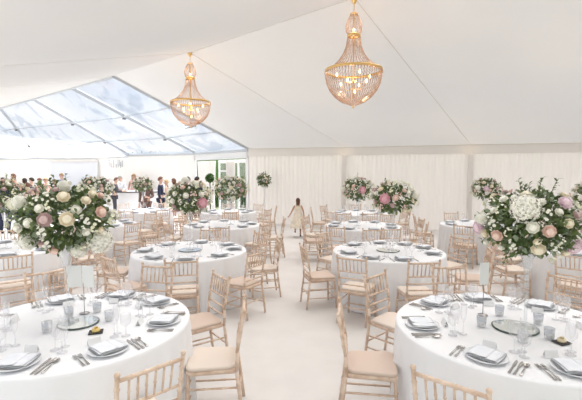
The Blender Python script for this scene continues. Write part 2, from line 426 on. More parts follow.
CH['back_all'] = join_meshes('backrest', [CH['top']]+CH['rails']+CH['spin'], M['wood'])
CH['st_all'] = join_meshes('stretcher', CH['stretch'], M['wood'])
def chair_full(pad):
    r = empty('chiavari_chair', (0, 0, 0))
    link('seat_frame', CH['seat_frame'], r); link('seat_pad', CH[pad], r)
    for k in ('rearL', 'rearR', 'frontL', 'frontR'): link('leg', CH[k], r)
    t = link('top_rail', CH['top'], r)
    for m_ in CH['spin']: link('spindle', m_, t)
    for m_ in CH['rails']: link('cross_rail', m_, r)
    for m_ in CH['stretch']: link('stretcher', m_, r)
    return r
def chair_mid(pad):
    r = empty('chiavari_chair', (0, 0, 0))
    link('seat_frame', CH['seat_frame'], r); link('seat_pad', CH[pad], r); link('backrest', CH['back_all'], r)
    for k in ('rearL', 'rearR', 'frontL', 'frontR'): link('leg', CH[k], r)
    link('stretcher', CH['st_all'], r); return r
protos = {}
def tree_of(o): KIDS[o.name] = list(o.children); [tree_of(c) for c in o.children]
def chair(x, y, rz, label, group, pad='pad', det=3):
    key = (pad, 3 if det >= 2 else 1)
    if key not in protos:
        r = chair_full(pad) if key[1] == 3 else chair_mid(pad)
        bpy.context.view_layer.update(); tree_of(r); protos[key] = r
    else:
        r = copy_tree(protos[key])
    r.location = (x, y, 0); r.rotation_euler = (0, 0, rz); tag(r, label, 'chair', group)
    return r
# per table: (angle, seat-centre distance, extra turn) in the eight directions
RINGS = {
 'T1': {0: None, 1: (43, 1.30, -6), 2: (86, 1.28, 4), 3: (125, 1.18, 9), 4: (178, 1.12, -6), 5: (229, 1.17, 2), 6: None, 7: None},
 'T2': {0: (2, 1.11, 4), 1: (48, 1.19, -12), 2: (84, 1.25, -4), 3: (128, 1.30, 6), 4: None, 5: None, 6: None, 7: (-46, 1.13, 0)},
 'T3': {0: (20, 1.18, 5), 1: (52, 1.15, 0), 2: (88, 1.15, 0), 3: (132, 1.15, 0), 4: (196, 1.14, -4), 5: (236, 1.12, 6), 6: (275, 1.14, -2), 7: (338, 1.2, 8)},
 'T4': {0: (8, 1.16, 4), 1: (42, 1.16, 0), 2: (88, 1.15, 0), 3: (135, 1.16, 0), 4: (185, 1.15, 0), 5: (237, 1.14, -6), 6: (279, 1.12, 3), 7: (322, 1.16, 4)},
}
rr = random.Random(11)
nch = 0
placed_ch = []
for k, (x, y, R, desc, off, det) in TB.items():
    for i in range(8):
        if k in RINGS:
            t = RINGS[k][i]
            if t is None: continue
            a, d, tw = t
        else:
            a, d, tw = 45*i+off+rr.uniform(-3, 3), 1.15+rr.uniform(-.02, .10), rr.uniform(-8, 8)
        if k == 'T6' and i == 3: a, d, tw = 150, 1.25, 20
        ar = math.radians(a); cx, cy = x+d*math.cos(ar), y+d*math.sin(ar)
        if not inframe(cx, cy, (.45, .9), 4): continue
        if any(math.hypot(cx-q[0], cy-q[1]) < .44 for q in placed_ch) or any(k2 != k and math.hypot(cx-t[0], cy-t[1]) < t[2]+.32 for k2, t in TB.items()):
            print('SKIP', k, i); continue
        placed_ch.append((cx, cy))
        chair(cx, cy, ar+PI/2+math.radians(tw), 'limewashed chair with pale pad, %s of %s' % (DIRS[i], desc),
              'chiavari chairs around the dining tables', 'pad2' if (k, i) in (('T2', 1), ('T1', 4)) or rr.random() < .25 else 'pad', det)  # front left table's far right chair takes the darker pad as painted shade
        nch += 1

# ------------------------------------------------------------------ table settings
ME = {}
ME['plate'] = MB().lathe([(.001, .004), (.08, .004), (.085, .002), (.09, .006), (.128, .016), (.134, .018), (.134, .020), (.126, .019), (.088, .009), (.001, .008)], 32).mesh('dinner_plate', M['china'])
def napkin_mesh():
    mb = MB(); r = random.Random(5)
    for L_, (sx, sy, z, rot, ox) in enumerate([(.20, .185, .0, 0, 0), (.196, .18, .0055, .03, .003), (.19, .176, .011, -.03, -.004), (.12, .176, .0165, .01, -.03)]):
        vs, fs = [], []; n = 8
        for j in (0, 1):
            for a in range(n+1):
                for b in range(n+1):
                    u, v = a/n-.5, b/n-.5; px, py = u*sx+ox, v*sy
                    edge = max(abs(u), abs(v))*2
                    zz = .022+z+j*.0045*(1-.5*edge**6)+.002*math.sin(u*9+v*5)
                    vs.append((px*math.cos(rot)-py*math.sin(rot), px*math.sin(rot)+py*math.cos(rot), zz))
        N = (n+1)**2
        for a in range(n):
            for b in range(n):
                q = a*(n+1)+b; fs += [(N+q, N+q+n+1, N+q+n+2, N+q+1), (q, q+1, q+n+2, q+n+1)]
        for a in range(n):
            for q0, q1 in ((a, a+1), (n*(n+1)+a+1, n*(n+1)+a), ((a+1)*(n+1), a*(n+1)), (a*(n+1)+n, (a+1)*(n+1)+n)):
                fs.append((q0, q1, N+q1, N+q0))
        mb.add(vs, fs)
    return mb.mesh('folded_napkin', M['napkin'])
ME['napkin'] = napkin_mesh()
def strip(mb, prof, z, th=.003, curve=0):
    """flat cutlery outline: prof = [(y, halfwidth, z offset)]"""
    vs, fs = [], []
    for (y, w, dz_) in prof:
        vs += [(-w, y, z+dz_), (w, y, z+dz_), (w*.8, y, z+dz_+th), (-w*.8, y, z+dz_+th)]
    for i in range(len(prof)-1):
        q = i*4
        for k in range(4): fs.append((q+k, q+(k+1) % 4, q+4+(k+1) % 4, q+4+k))
    fs.append((3, 2, 1, 0)); e_ = (len(prof)-1)*4; fs.append((e_, e_+1, e_+2, e_+3)); return mb.add(vs, fs)
fk = strip(MB(), [(-.10, .004, .001), (-.098, .009, .001), (-.05, .006, .002), (.01, .0035, .006), (.035, .006, .006), (.045, .012, .004), (.058, .0125, .003)], 0)
for tx in (-.0095, -.0032, .0032, .0095):
    vs0 = len(fk.v); strip(fk, [(.057, .0022, .003), (.085, .0020, .001), (.10, .001, .004)], 0); fk.v[vs0:] = [(v[0]+tx, v[1], v[2]) for v in fk.v[vs0:]]
ME['fork'] = fk.mesh('fork', M['silver'], False)
ME['knife'] = strip(MB(), [(-.11, .005, 0), (-.105, .009, 0), (-.05, .0075, .001), (.0, .006, .001), (.01, .0095, 0), (.07, .0105, 0), (.10, .008, 0), (.115, .002, 0)], 0).mesh('knife', M['silver'], False)
sp = strip(MB(), [(-.10, .004, .001), (-.098, .009, .001), (-.05, .006, .002), (.02, .0035, .006), (.04, .005, .005)], 0)
vs, fs = [], []
for j in range(5):
    for k in range(12):
        q = 2*PI*k/12; s_ = 1-j/4*.98; vs.append((.02*s_*math.cos(q), .066+.032*s_*math.sin(q), .001+.008*s_**2))
for j in range(4):
    for k in range(12): fs.append((j*12+k, j*12+(k+1) % 12, (j+1)*12+(k+1) % 12, (j+1)*12+k))
sp.add(vs, fs); ME['spoon'] = sp.mesh('spoon', M['silver'])
def gl(prof, n=18, m='glass', nm='glass'): return MB().lathe(prof, n, cap=False).mesh(nm, M[m])
ME['wine'] = gl([(.001, .003), (.034, .001), (.034, .003), (.006, .008), (.004, .02), (.004, .09), (.012, .098), (.034, .125), (.038, .15), (.034, .20), (.031, .215)], nm='wine_glass')
ME['water'] = gl([(.001, .003), (.033, .001), (.033, .003), (.006, .008), (.004, .07), (.014, .078), (.036, .10), (.040, .13), (.036, .175)], nm='water_goblet')
ME['flute'] = gl([(.001, .003), (.030, .001), (.030, .003), (.005, .008), (.0035, .09), (.008, .10), (.021, .135), (.024, .18), (.021, .235)], nm='champagne_flute')
ME['votive'] = gl([(.001, .004), (.030, .002), (.033, .006), (.036, .04), (.038, .085), (.035, .085), (.032, .03), (.001, .012)], 20, 'glass2', 'tealight_holder')
ME['candle'] = MB().lathe([(.001, .012), (.024, .012), (.024, .032), (.001, .030)], 14).mesh('tealight', M['candle'])
cd = MB().add([(-.045, -.018, 0), (.045, -.018, 0), (.045, 0, .045), (-.045, 0, .045), (-.045, .018, 0), (.045, .018, 0),
               (-.045, -.0165, 0), (.045, -.0165, 0), (.045, 0, .0435), (-.045, 0, .0435), (-.045, .0165, 0), (.045, .0165, 0)],
              [(0, 1, 2, 3), (3, 2, 5, 4), (7, 6, 9, 8), (8, 9, 10, 11), (0, 6, 7, 1), (4, 5, 11, 10), (0, 3, 9, 6), (1, 7, 8, 2), (3, 4, 10, 9), (2, 8, 11, 5)])
ME['card'] = cd.mesh('place_card', M['card'], False)
def put(key, nm, x, y, z, rz, label, cat, group=None, scl=None):
    if not inframe(x, y, (z, z+.05), 2): return None
    o = link(nm, ME[key], None, (x, y, z)); o.rotation_euler = (0, 0, rz)
    if scl: o.scale = (scl,)*3
    return tag(o, label, cat, group)
r5 = random.Random(21)
for k, (x, y, R, desc, off, det) in TB.items():
    for i in range(8):
        a = math.radians(RINGS[k][i][0] if (k in RINGS and RINGS[k][i]) else 45*i+(off if k not in RINGS else 0)+(0 if k in RINGS else 0))
        pos = '%s of %s' % (DIRS[i], desc)
        ux, uy = math.cos(a), math.sin(a); tx, ty = uy, -ux     # u outward; t = diner's left (diner looks along -u)
        def P(dr, dt): return (x+ux*(R-dr)+tx*dt, y+uy*(R-dr)+ty*dt)
        rz = a+PI/2
        px, py = P(.185, 0)
        put('plate', 'dinner_plate', px, py, ZT, rz, 'white plate under napkin, '+pos, 'plate', 'dinner plates')
        put('napkin', 'folded_napkin', px, py, ZT, rz+r5.uniform(-.12, .12), 'grey-blue folded napkin, '+pos, 'napkin', 'folded napkins')
        if det == 3:
            for q, (dt, key, wd) in enumerate([(.165, 'fork', 'inner fork'), (.195, 'fork', 'outer fork'), (-.165, 'knife', 'inner knife'), (-.195, 'knife', 'outer knife'), (-.228, 'spoon', 'soup spoon')]):
                cx, cy = P(.165, dt)
                put(key, key, cx, cy, ZT, rz+r5.uniform(-.03, .03), 'silver %s beside plate, %s' % (wd, pos), key, key+' settings')
            cx, cy = P(.375, .03)
            put('card', 'place_card', cx, cy, ZT, rz, 'small folded white place card at the '+pos, 'place card', 'place cards')
            gs = [('wine', 'wine_glass', 'clear wine glass', -.12, .40), ('water', 'water_goblet', 'clear water goblet', -.19, .36), ('flute', 'champagne_flute', 'tall champagne flute', -.16, .45)]
        elif det == 2:
            for q, (dt, key) in enumerate([(.17, 'fork'), (-.17, 'knife')]):
                cx, cy = P(.165, dt)
                put(key, key, cx, cy, ZT, rz, 'silver %s beside plate, %s' % (key, pos), key, key+' settings')
            gs = [('wine', 'wine_glass', 'clear wine glass', -.12, .40), ('water', 'water_goblet', 'clear water goblet', -.19, .36)]
        else:
            gs = [('wine', 'wine_glass', 'clear wine glass', -.14, .38)]
        for key, nm, wd, dt, dr in gs:
            cx, cy = P(dr, dt); put(key, nm, cx, cy, ZT, 0, '%s, %s' % (wd, pos), 'glass', 'table glassware')

# ------------------------------------------------------------------ flowers
def petal_cup(mb, c, ax, r, n, tilt, curl=.25, w=.75, ph=0):
    ax = ax.normalized(); ref = Vector((1, 0, 0)) if abs(ax.x) < .8 else Vector((0, 1, 0))
    a = (ref-ax*ref.dot(ax)).normalized(); b = ax.cross(a)
    for k in range(n):
        q = ph+2*PI*k/n; o = a*math.cos(q)+b*math.sin(q); s = ax.cross(o)
        vs = []
        for t, ww in ((0, .25), (.5, .9), (.85, .85), (1.0, .45)):
            h = math.sin(tilt)*t*r+(curl*r*t*t if tilt > .3 else 0); out = math.cos(tilt)*t*r+(curl*r*t**3 if t > .6 else 0)
            for e_ in (-1, 0, 1):
                p = c+ax*(h-(.12*r if e_ else 0)*(-1 if tilt > .8 else -.6)*ww)+o*(out*(1-.13*abs(e_)))+s*(e_*w*r*.62*ww)
                vs.append(p)
        fs = []
        for i in range(3):
            for j in range(2): q_ = i*3+j; fs.append((q_, q_+1, q_+4, q_+3))
        mb.add(vs, fs)
Z = Vector((0, 0, 1))
def rose_mesh(name, m, seed, r=.042):
    mb = MB(); rd = random.Random(seed)
    mb.lathe([(.45*r, -.2*r), (.62*r, .15*r), (.5*r, .55*r), (.25*r, .68*r), (.001, .66*r)], 10)
    petal_cup(mb, Z*(-.15*r), Z, r*.62, 3, 1.25, -.1, .9, rd.uniform(0, 6)); petal_cup(mb, Z*(-.2*r), Z, r*.82, 5, 1.05, .0, .8, rd.uniform(0, 6))
    petal_cup(mb, Z*(-.25*r), Z, r*.92, 6, .95, .0, .95, rd.uniform(0, 6)); petal_cup(mb, Z*(-.3*r), Z, r*.98, 7, .68, .0, .9, rd.uniform(0, 6)); petal_cup(mb, Z*(-.35*r), Z, r*1.02, 8, .35, .0, .85, rd.uniform(0, 6))
    return mb.mesh(name, m)
def peony_mesh(name, m, seed, r=.06):
    mb = MB(); rd = random.Random(seed)
    mb.lathe([(.55*r, -.3*r), (.66*r, .1*r), (.45*r, .45*r), (.001, .52*r)], 12)
    for n, s, t in ((5, .6, 1.35), (7, .75, 1.1), (8, .88, .85), (9, .98, .55), (9, 1.02, .2)):
        petal_cup(mb, Z*(-.25*r), Z, r*s, n, t, .0, .62, rd.uniform(0, 6))
    return mb.mesh(name, m)
def puff_mesh(name, m, seed, r=.075, n=150, fr=.2):
    mb = MB(); rd = random.Random(seed)
    mb.lathe([(.001, -.6*r), (.6*r, -.5*r), (.85*r, 0), (.6*r, .6*r), (.001, .84*r)], 12)
    for k in range(n):
        z = 1-1.55*(k+.5)/n; q = k*2.39996; s = math.sqrt(max(0, 1-z*z)); d = Vector((s*math.cos(q), s*math.sin(q), z))
        ref = Vector((0, 0, 1)) if abs(d.z) < .8 else Vector((1, 0, 0)); a = d.cross(ref).normalized(); b = d.cross(a); t = rd.uniform(0, 1.5)
        c = d*r*rd.uniform(.84, 1.08); e_ = fr*r; vs = [c+d*.02*r]
        for j in range(8):
            w = e_ if j % 2 == 0 else e_*.5; vs.append(c+(a*math.cos(t+j*PI/4)+b*math.sin(t+j*PI/4))*w+d*(.05*r if j % 2 == 0 else 0))
        mb.add(vs, [(0, 1+j, 1+(j+1) % 8) for j in range(8)])
    return mb.mesh(name, m, False)
def spray_mesh(name, m, seed, r=.045, n=9):
    mb = MB(); rd = random.Random(seed)
    for k in range(n):
        d = Vector((rd.uniform(-1, 1), rd.uniform(-1, 1), rd.uniform(.2, 1))).normalized(); c = d*r*rd.uniform(.6, 1.1)
        petal_cup(mb, c, d, r*.33, 5, .5, 0, .8, rd.uniform(0, 6)); mb.lathe([(.001, -.004), (.1*r, 0), (.001, .006)], 5, c)
    return mb.mesh(name, m)
FM = {'rose_cream': rose_mesh('rose', M['cream'], 1), 'rose_white': rose_mesh('rose', M['white'], 2), 'rose_blush': rose_mesh('rose', M['blush'], 3),
      'rose_mauve': rose_mesh('rose', M['mauve'], 8), 'peony_pink': peony_mesh('peony', M['pink'], 4), 'peony_lilac': peony_mesh('peony', M['lilac'], 5),
      'peony_blush': peony_mesh('peony', M['blush'], 9), 'hyd_white': puff_mesh('hydrangea', M['white'], 6, n=95, fr=.25), 'hyd_green': puff_mesh('hydrangea', M['greenwhite'], 7, n=95, fr=.25),
      'spray_white': spray_mesh('spray_flower', M['white'], 8), 'spray_green': spray_mesh('spray_flower', M['greenwhite'], 9), 'spray_blush': spray_mesh('spray_flower', M['blush'], 10)}
FN = {'rose': 'rose', 'peony': 'peony', 'hyd': 'hydrangea', 'spray': 'spray_flower'}
FR = {'rose': .042, 'peony': .06, 'hyd': .075, 'spray': .05}
def leaf(mb, p, d, up, L_, w, rd):
    d = d.normalized(); s = d.cross(up);
    if s.length < .01: s = Vector((1, 0, 0))
    s.normalize(); n_ = s.cross(d)
    vs = [p]
    for t, ww in ((.3, .85), (.65, .8)):
        c = p+d*L_*t+n_*(.1*L_*math.sin(t*3)); vs += [c-s*w*ww+n_*.12*w, c, c+s*w*ww+n_*.12*w]
    vs.append(p+d*L_-n_*.08*L_)
    mb.add(vs, [(0, 2, 1), (0, 3, 2), (1, 2, 5, 4), (2, 3, 6, 5), (4, 5, 7), (5, 6, 7)])
def foliage(name, m, seed, A3, n, L_, w, rmin=.55, rmax=1.02):
    mb = MB(); rd = random.Random(seed)
    for k in range(n):
        d = Vector((rd.gauss(0, 1), rd.gauss(0, 1), rd.gauss(0, 1))).normalized()
        f = rd.uniform(rmin, rmax); p = Vector((d.x*A3[0]*f, d.y*A3[1]*f, d.z*A3[2]*f))
        o = (d+Vector((rd.gauss(0, .6), rd.gauss(0, .6), rd.gauss(-.15, .6)))).normalized()
        leaf(mb, p, o, Vector((rd.gauss(0, 1), rd.gauss(0, 1), 1)), L_*rd.uniform(.7, 1.25), w*rd.uniform(.8, 1.2), rd)
    return mb.mesh(name, m, True)
def sprigs(name, m, seed, A3, n, L_):
    mb = MB(); rd = random.Random(seed)
    for k in range(n):
        d = Vector((rd.gauss(0, 1), rd.gauss(0, 1), rd.gauss(.25, .9))).normalized()
        p = Vector((d.x*A3[0], d.y*A3[1], d.z*A3[2]))*.8; q = p+(d+Vector((0, 0, rd.uniform(-.3, .35))))*L_*rd.uniform(.6, 1.1)
        mid = (p+q)/2+Vector((0, 0, .02)); mb.tube([p, mid, q], [.003, .0025, .0015], 4)
        for j in range(6):
            t = .35+.11*j; c = p.lerp(q, t)+Vector((0, 0, .01)); s = d.cross(Vector((rd.gauss(0, 1), rd.gauss(0, 1), rd.gauss(0, 1)))).normalized()
            leaf(mb, c, s+d*.6, Vector((0, 0, 1)), .045, .012, rd)
    return mb.mesh(name, m, True)
fol_cache = {}
def arrangement(x, y, zc, A3, explicit, nfl, label, seed, big=False, scale_f=1.0, px_c=None):
    """explicit = [(px dx, px dz in metres, type, scale)] on the side that faces the tables' aisle"""
    r = empty('flower_arrangement', (x, y, zc), 0, label, 'flower arrangement', 'tall centrepiece flowers')
    az_ = math.atan2(x, y); rot = Matrix.Rotation(-az_, 3, 'Z')
    key = (round(A3[0], 2), big)
    rd = random.Random(seed)
    if key not in fol_cache:
        fol_cache[key] = [foliage('dark_foliage', M['leaf'], seed, A3, 1000 if big else 420, .062 if big else .075, .019 if big else .023, .45, .90),
                          foliage('eucalyptus_foliage', M['euc'], seed+1, A3, 300 if big else 130, .05, .020, .6, .95),
                          sprigs('leafy_sprigs', M['leaf'], seed+2, A3, 26 if big else 12, .13)]
    for nm, me in zip(('dark_foliage', 'eucalyptus_foliage', 'leafy_sprigs'), fol_cache[key]):
        o = link(nm, me, r); o.rotation_euler = (0, 0, rd.uniform(0, 6.28)); o['kind'] = 'stuff'
    placed = []
    def put_f(d, ty, s, f=1.0, face=0):
        base = ty.split('_')[0]; o = link(FN[base], FM[ty], r)
        o.location = (d.x*A3[0]*f, d.y*A3[1]*f, d.z*A3[2]*f)
        nrm = (Vector((d.x/A3[0], d.y/A3[1], d.z/A3[2])).normalized()+rot @ Vector((0, -face, 0))).normalized()
        o.rotation_mode = 'QUATERNION'; o.rotation_quaternion = nrm.to_track_quat('Z', 'Y'); o.scale = (s,)*3
        placed.append((Vector(o.location), FR[base]*s))
    for dx, dz_, ty, s in explicit:
        u, w = dx/A3[0], dz_/A3[2]; l = math.hypot(u, w)
        if l > .98: u, w = u/l*.98, w/l*.98
        d = Vector((u, -math.sqrt(max(0.02, 1-u*u-w*w)), w)); d = rot @ d
        put_f(d, ty, s, 1.0, .6)
    tys = ['rose_cream', 'rose_white', 'spray_white', 'spray_green', 'rose_blush', 'spray_white', 'spray_green', 'rose_cream', 'rose_white', 'spray_blush', 'rose_mauve', 'spray_green', 'hyd_white', 'rose_white']
    tries = 0; n = 0
    while n < nfl and tries < 4000:
        tries += 1
        d = Vector((rd.gauss(0, 1), rd.gauss(0, 1), rd.gauss(.1, 1))).normalized()
        if d.z < -.75: continue
        ty = tys[n % len(tys)]; s = rd.uniform(.8, 1.15)*scale_f*(.92 if big else 1); base = ty.split('_')[0]
        if base == 'hyd': s *= .7
        loc = Vector((d.x*A3[0], d.y*A3[1], d.z*A3[2])); rad = FR[base]*s
        if any((loc-q).length < (rad+rq)*.78 for q, rq in placed): continue
        put_f(d, ty, s, rd.uniform(.95, 1.05)); n += 1
    return r
def vase(x, y, h, top, label, z=ZT+.0105):
    st_ = .011
    prof = [(.001, .006), (.075, .001), (.078, .006), (.03, .018), (st_, .04), (st_, h*.45), (.02, h*.62), (.042, h*.8), (top, h), (top-.004, h), (.038, h*.8), (.016, h*.63), (.001, h*.5)]
    o = link('trumpet_vase', MB().lathe(prof, 24, cap=False).mesh('trumpet_vase', M['vase']), None, (x, y, z)); return tag(o, label, 'vase', 'tall glass vases')
def pxl(lst, cx, cy, s):
    return [((a-cx)/s, -(b-cy)/s, t, k) for a, b, t, k in lst]
# front right
x, y = TB['T1'][:2]; ex = pxl([(525, 205, 'hyd_white', 1.35), (532, 222, 'rose_white', 1.15), (545, 225, 'rose_blush', 1.2), (502, 233, 'rose_blush', 1.15), (537, 243, 'rose_cream', 1.35),
  (571, 245, 'peony_lilac', 1.25), (557, 200, 'peony_lilac', .9), (483, 229, 'peony_lilac', 1.15), (490, 234, 'rose_cream', 1.0), (517, 240, 'spray_white', 1), (560, 218, 'rose_cream', .95),
  (551, 253, 'spray_green', 1.1), (572, 213, 'rose_white', 1.1), (500, 221, 'spray_white', 1.1), (515, 196, 'rose_white', .7), (538, 199, 'rose_white', .8), (549, 240, 'spray_white', .8), (573, 225, 'rose_cream', .9),
  (498, 252, 'spray_blush', .9), (573, 258, 'rose_cream', 1.0), (505, 208, 'spray_green', .9), (512, 228, 'spray_green', .7), (555, 236, 'spray_green', .7)], 528, 223, 129)
arrangement(x+.10, y, 1.60, (.365, .35, .27), ex, 46, 'large white, cream and blush floral ball above the front right table', 31, True)
vase(x+.10, y, .66, .075, 'tall clear trumpet vase holding the flowers on the front right table')
# front left
x, y = TB['T2'][:2]; ex = pxl([(66, 213, 'rose_cream', 1.45), (64, 193, 'rose_cream', 1.25), (95, 239, 'hyd_white', 1.35), (76, 247, 'hyd_white', .8), (33, 235, 'hyd_white', .8),
  (48, 213, 'rose_mauve', 1.4), (55, 244, 'rose_blush', 1.1), (96, 209, 'rose_blush', 1.2), (35, 216, 'rose_white', 1.0), (74, 205, 'rose_white', 1.0), (44, 203, 'rose_white', .9), (47, 223, 'spray_white', 1.2),
  (50, 234, 'spray_white', 1.1), (81, 216, 'spray_white', 1.1), (90, 221, 'spray_green', 1.1), (83, 197, 'rose_cream', 1.0), (106, 216, 'spray_green', 1.2), (90, 192, 'rose_cream', 1.0), (54, 200, 'spray_green', 1.0),
  (65, 184, 'hyd_white', .65), (25, 197, 'hyd_white', .75), (26, 221, 'rose_white', 1.0), (80, 187, 'spray_green', 1.0), (104, 199, 'spray_white', 1.0), (104, 190, 'rose_blush', .9), (40, 191, 'spray_blush', .9), (22, 237, 'spray_white', .9)], 65, 217, 126)
arrangement(x-.06, y, 1.625, (.365, .35, .27), ex, 46, 'large cream and white floral ball above the front left table', 32, True)
vase(x-.06, y, .66, .075, 'tall clear trumpet vase holding the flowers on the front left table')
# the others
arrs = [('T3', .07, 1.60, (.34, .32, .24), [(-.12, 0, 'peony_pink', 1.5), (0, -.1, 'rose_mauve', 1.1)], 'leafy floral ball with pink bloom above the second table right of the aisle', 41),
 ('T4', 0.0, 1.60, (.33, .32, .25), [(.19, -.07, 'peony_pink', 1.6), (-.05, .05, 'rose_white', 1.2)], 'cream floral ball with pink peony above the second table left of the aisle', 42),
 ('T5', -.12, 1.60, (.36, .34, .26), [(.10, .0, 'peony_pink', 1.5)], 'smaller pink-centred floral ball above the third table right of the aisle', 43),
 ('T9', .2, 1.60, (.42, .38, .28), [(.2, .1, 'rose_mauve', 1.4), (.25, -.02, 'rose_mauve', 1.3), (0, .05, 'rose_cream', 1.3)], 'cream and dusky pink floral ball above the third table left of the aisle', 44),
 ('T10', 0, 1.60, (.38, .34, .28), [(.1, 0, 'rose_blush', 1.3)], 'pale floral ball above the outer left table in the third row', 45),
 ('T11', 0, 1.60, (.32, .3, .25), [], 'small pale floral ball above the outer left table nearest the bar', 46),
 ('T12', 0, 1.60, (.36, .34, .26), [(.1, -.1, 'hyd_green', 1.3)], 'white floral ball above the outer left table at the picture edge', 47),
 ('T8', 0.1, 1.60, (.36, .34, .26), [(-.2, 0, 'rose_white', 1.2)], 'leafy floral ball above the outer right table behind the front flowers', 48),
 ('T6', .12, 1.60, (.33, .30, .24), [(.02, .02, 'peony_lilac', 1.2)], 'white and lilac floral ball above the outer right table by the lined wall', 49)]
for k, dx, zc, A3, ex, lb, seed in arrs:
    x, y = TB[k][:2]
    arrangement(x+dx, y, zc, A3, ex, 68 if TB[k][5] else 44, lb, seed, False, 1.12)
    vase(x+dx, y, .68, .07, 'clear trumpet vase on '+TB[k][3], ZT+.0105 if k in ('T3', 'T4') else ZT)

# front table centrepieces --------------------------------------------------
def mirror(x, y, r, label):
    e_ = empty('mirror_plate', (x, y, ZT), 0, label, 'mirror', 'round mirror centrepieces')
    link('mirror_glass', MB().lathe([(.001, .010), (r-.01, .010)], 48, cap=False).mesh('mirror_glass', M['mirror']), e_)
    link('bevelled_rim', MB().lathe([(r-.01, .0102), (r, .007), (r, 0), (.001, 0)], 48, cap=False).mesh('bevelled_rim', M['mirror_edge']), e_)
mirror(1.77+.01, 3.14, .17, 'round mirror plate at the middle of the front right table')
mirror(-1.74, 3.24, .157, 'round mirror plate at the middle of the front left table')
mirror(TB['T3'][0], TB['T3'][1], .18, 'round mirror plate on the second table right of the aisle')
mirror(TB['T4'][0], TB['T4'][1], .18, 'round mirror plate on the second table left of the aisle')
def on_table(px, py, z=ZT):   # ray through the picture onto the table top plane
    s = (py-HOR)/(CZ-z); d = F/s; return (px-CX)/s, d
def votive(px, py, label):
    x, y = on_table(px, py); o = link('tealight_holder', ME['votive'], None, (x, y, ZT)); tag(o, label, 'candle holder', 'tealight holders')
    link('tealight', ME['candle'], o); return o
for px, py, l in [(486, 330, 'smoked glass tealight holder beside the card stand on the front right table'), (504, 318, 'smoked glass tealight holder behind the mirror of the front right table'),
                  (544, 327, 'smoked glass tealight holder right of the mirror on the front right table'), (556, 343, 'smoked glass tealight holder by the butter on the front right table'),
                  (529, 347, 'smoked glass tealight holder in front of the mirror on the front right table'),
                  (41, 336, 'smoked glass tealight holder left of the mirror on the front left table'), (64, 320, 'smoked glass tealight holder behind the mirror of the front left table'),
                  (93, 315, 'smoked glass tealight holder right of the card stand on the front left table'), (105, 324, 'smoked glass tealight holder nearest the aisle on the front left table')]:
    votive(px, py, l)
def card_stand(px, py, h, cw, chh, label, two=False):
    x, y = on_table(px, py); e_ = empty('card_stand', (x, y, ZT), 0, label, 'card stand', 'table card stands')
    link('foot', MB().lathe([(.04, 0), (.042, .004), (.01, .010), (.001, .012)], 20).mesh('foot', M['wire']), e_)
    link('stem', MB().tube([(0, 0, .01), (0, 0, h)], .0035, 6).mesh('stem', M['wire']), e_)
    link('clip', MB().tube([(-.02, 0, h+.02), (-.012, 0, h), (.012, 0, h), (.02, 0, h+.02)], .003, 5).mesh('clip', M['wire']), e_)
    cm = MB().box((0, -.004, h+.01+chh/2), (cw, .003, chh), .15)
    link('card', cm.mesh('card', M['card'], False), e_)
card_stand(487, 318, .26, .085, .19, 'slim silver stand holding a white card on the front right table')
x, y = on_table(80, 316)
e_ = empty('card_stand', (x, y, ZT), 0, 'slim silver stand holding an open white card on the front left table', 'card stand', 'table card stands')
link('foot', MB().lathe([(.04, 0), (.042, .004), (.01, .010), (.001, .012)], 20).mesh('foot', M['wire']), e_)
link('stem', MB().tube([(0, 0, .01), (0, 0, .27)], .0035, 6).mesh('stem', M['wire']), e_)
link('card', MB().box((-.07, -.01, .33), (.11, .003, .19), .25).box((.045, -.01, .33), (.11, .003, .19), -.2).mesh('card', M['card'], False), e_)
def butter(px, py, m, ls, lb):
    x, y = on_table(px, py)
    tag(link('slate_tile', MB().box((0, 0, .004), (.10, .085, .007), .35).mesh('slate_tile', M['slate'], False), None, (x, y, ZT)), ls, 'slate tile')
    mb = MB(); mb.lathe([(.001, 0), (.027, 0), (.031, .008), (.028, .022), (.001, .024)], 14)
    petal_cup(mb, Z*.016, Z, .024, 6, .8, 0, .8); petal_cup(mb, Z*.02, Z, .016, 4, 1.2, 0, .8)
    tag(link('butter_pat', mb.mesh('butter_pat', M[m]), None, (x, y, ZT+.0075)), lb, 'butter')
butter(91, 336, 'butter', 'small dark slate tile under the yellow butter on the front left table', 'yellow flower-shaped butter pat on a slate on the front left table')
butter(569, 347, 'cream_food', 'small dark slate tile under the cream butter on the front right table', 'cream flower-shaped butter pat on a slate on the front right table')

# pedestal posy by the wall
x, y = (264-CX)/F*15.2, 15.2
arrangement(x, y, 1.70, (.27, .25, .26), [], 16, 'round white posy on a pedestal against the back wall near the entrance', 50, False, 1.0)
ped = MB().lathe([(.16, 0), (.16, .03), (.05, .06), (.03, .12), (.025, 1.2), (.05, 1.38), (.09, 1.45), (.001, 1.45)], 20)
tag(link('flower_pedestal', ped.mesh('flower_pedestal', M['white_paint']), None, (x, y, 0)), 'slender white pedestal under the posy by the back wall', 'pedestal')

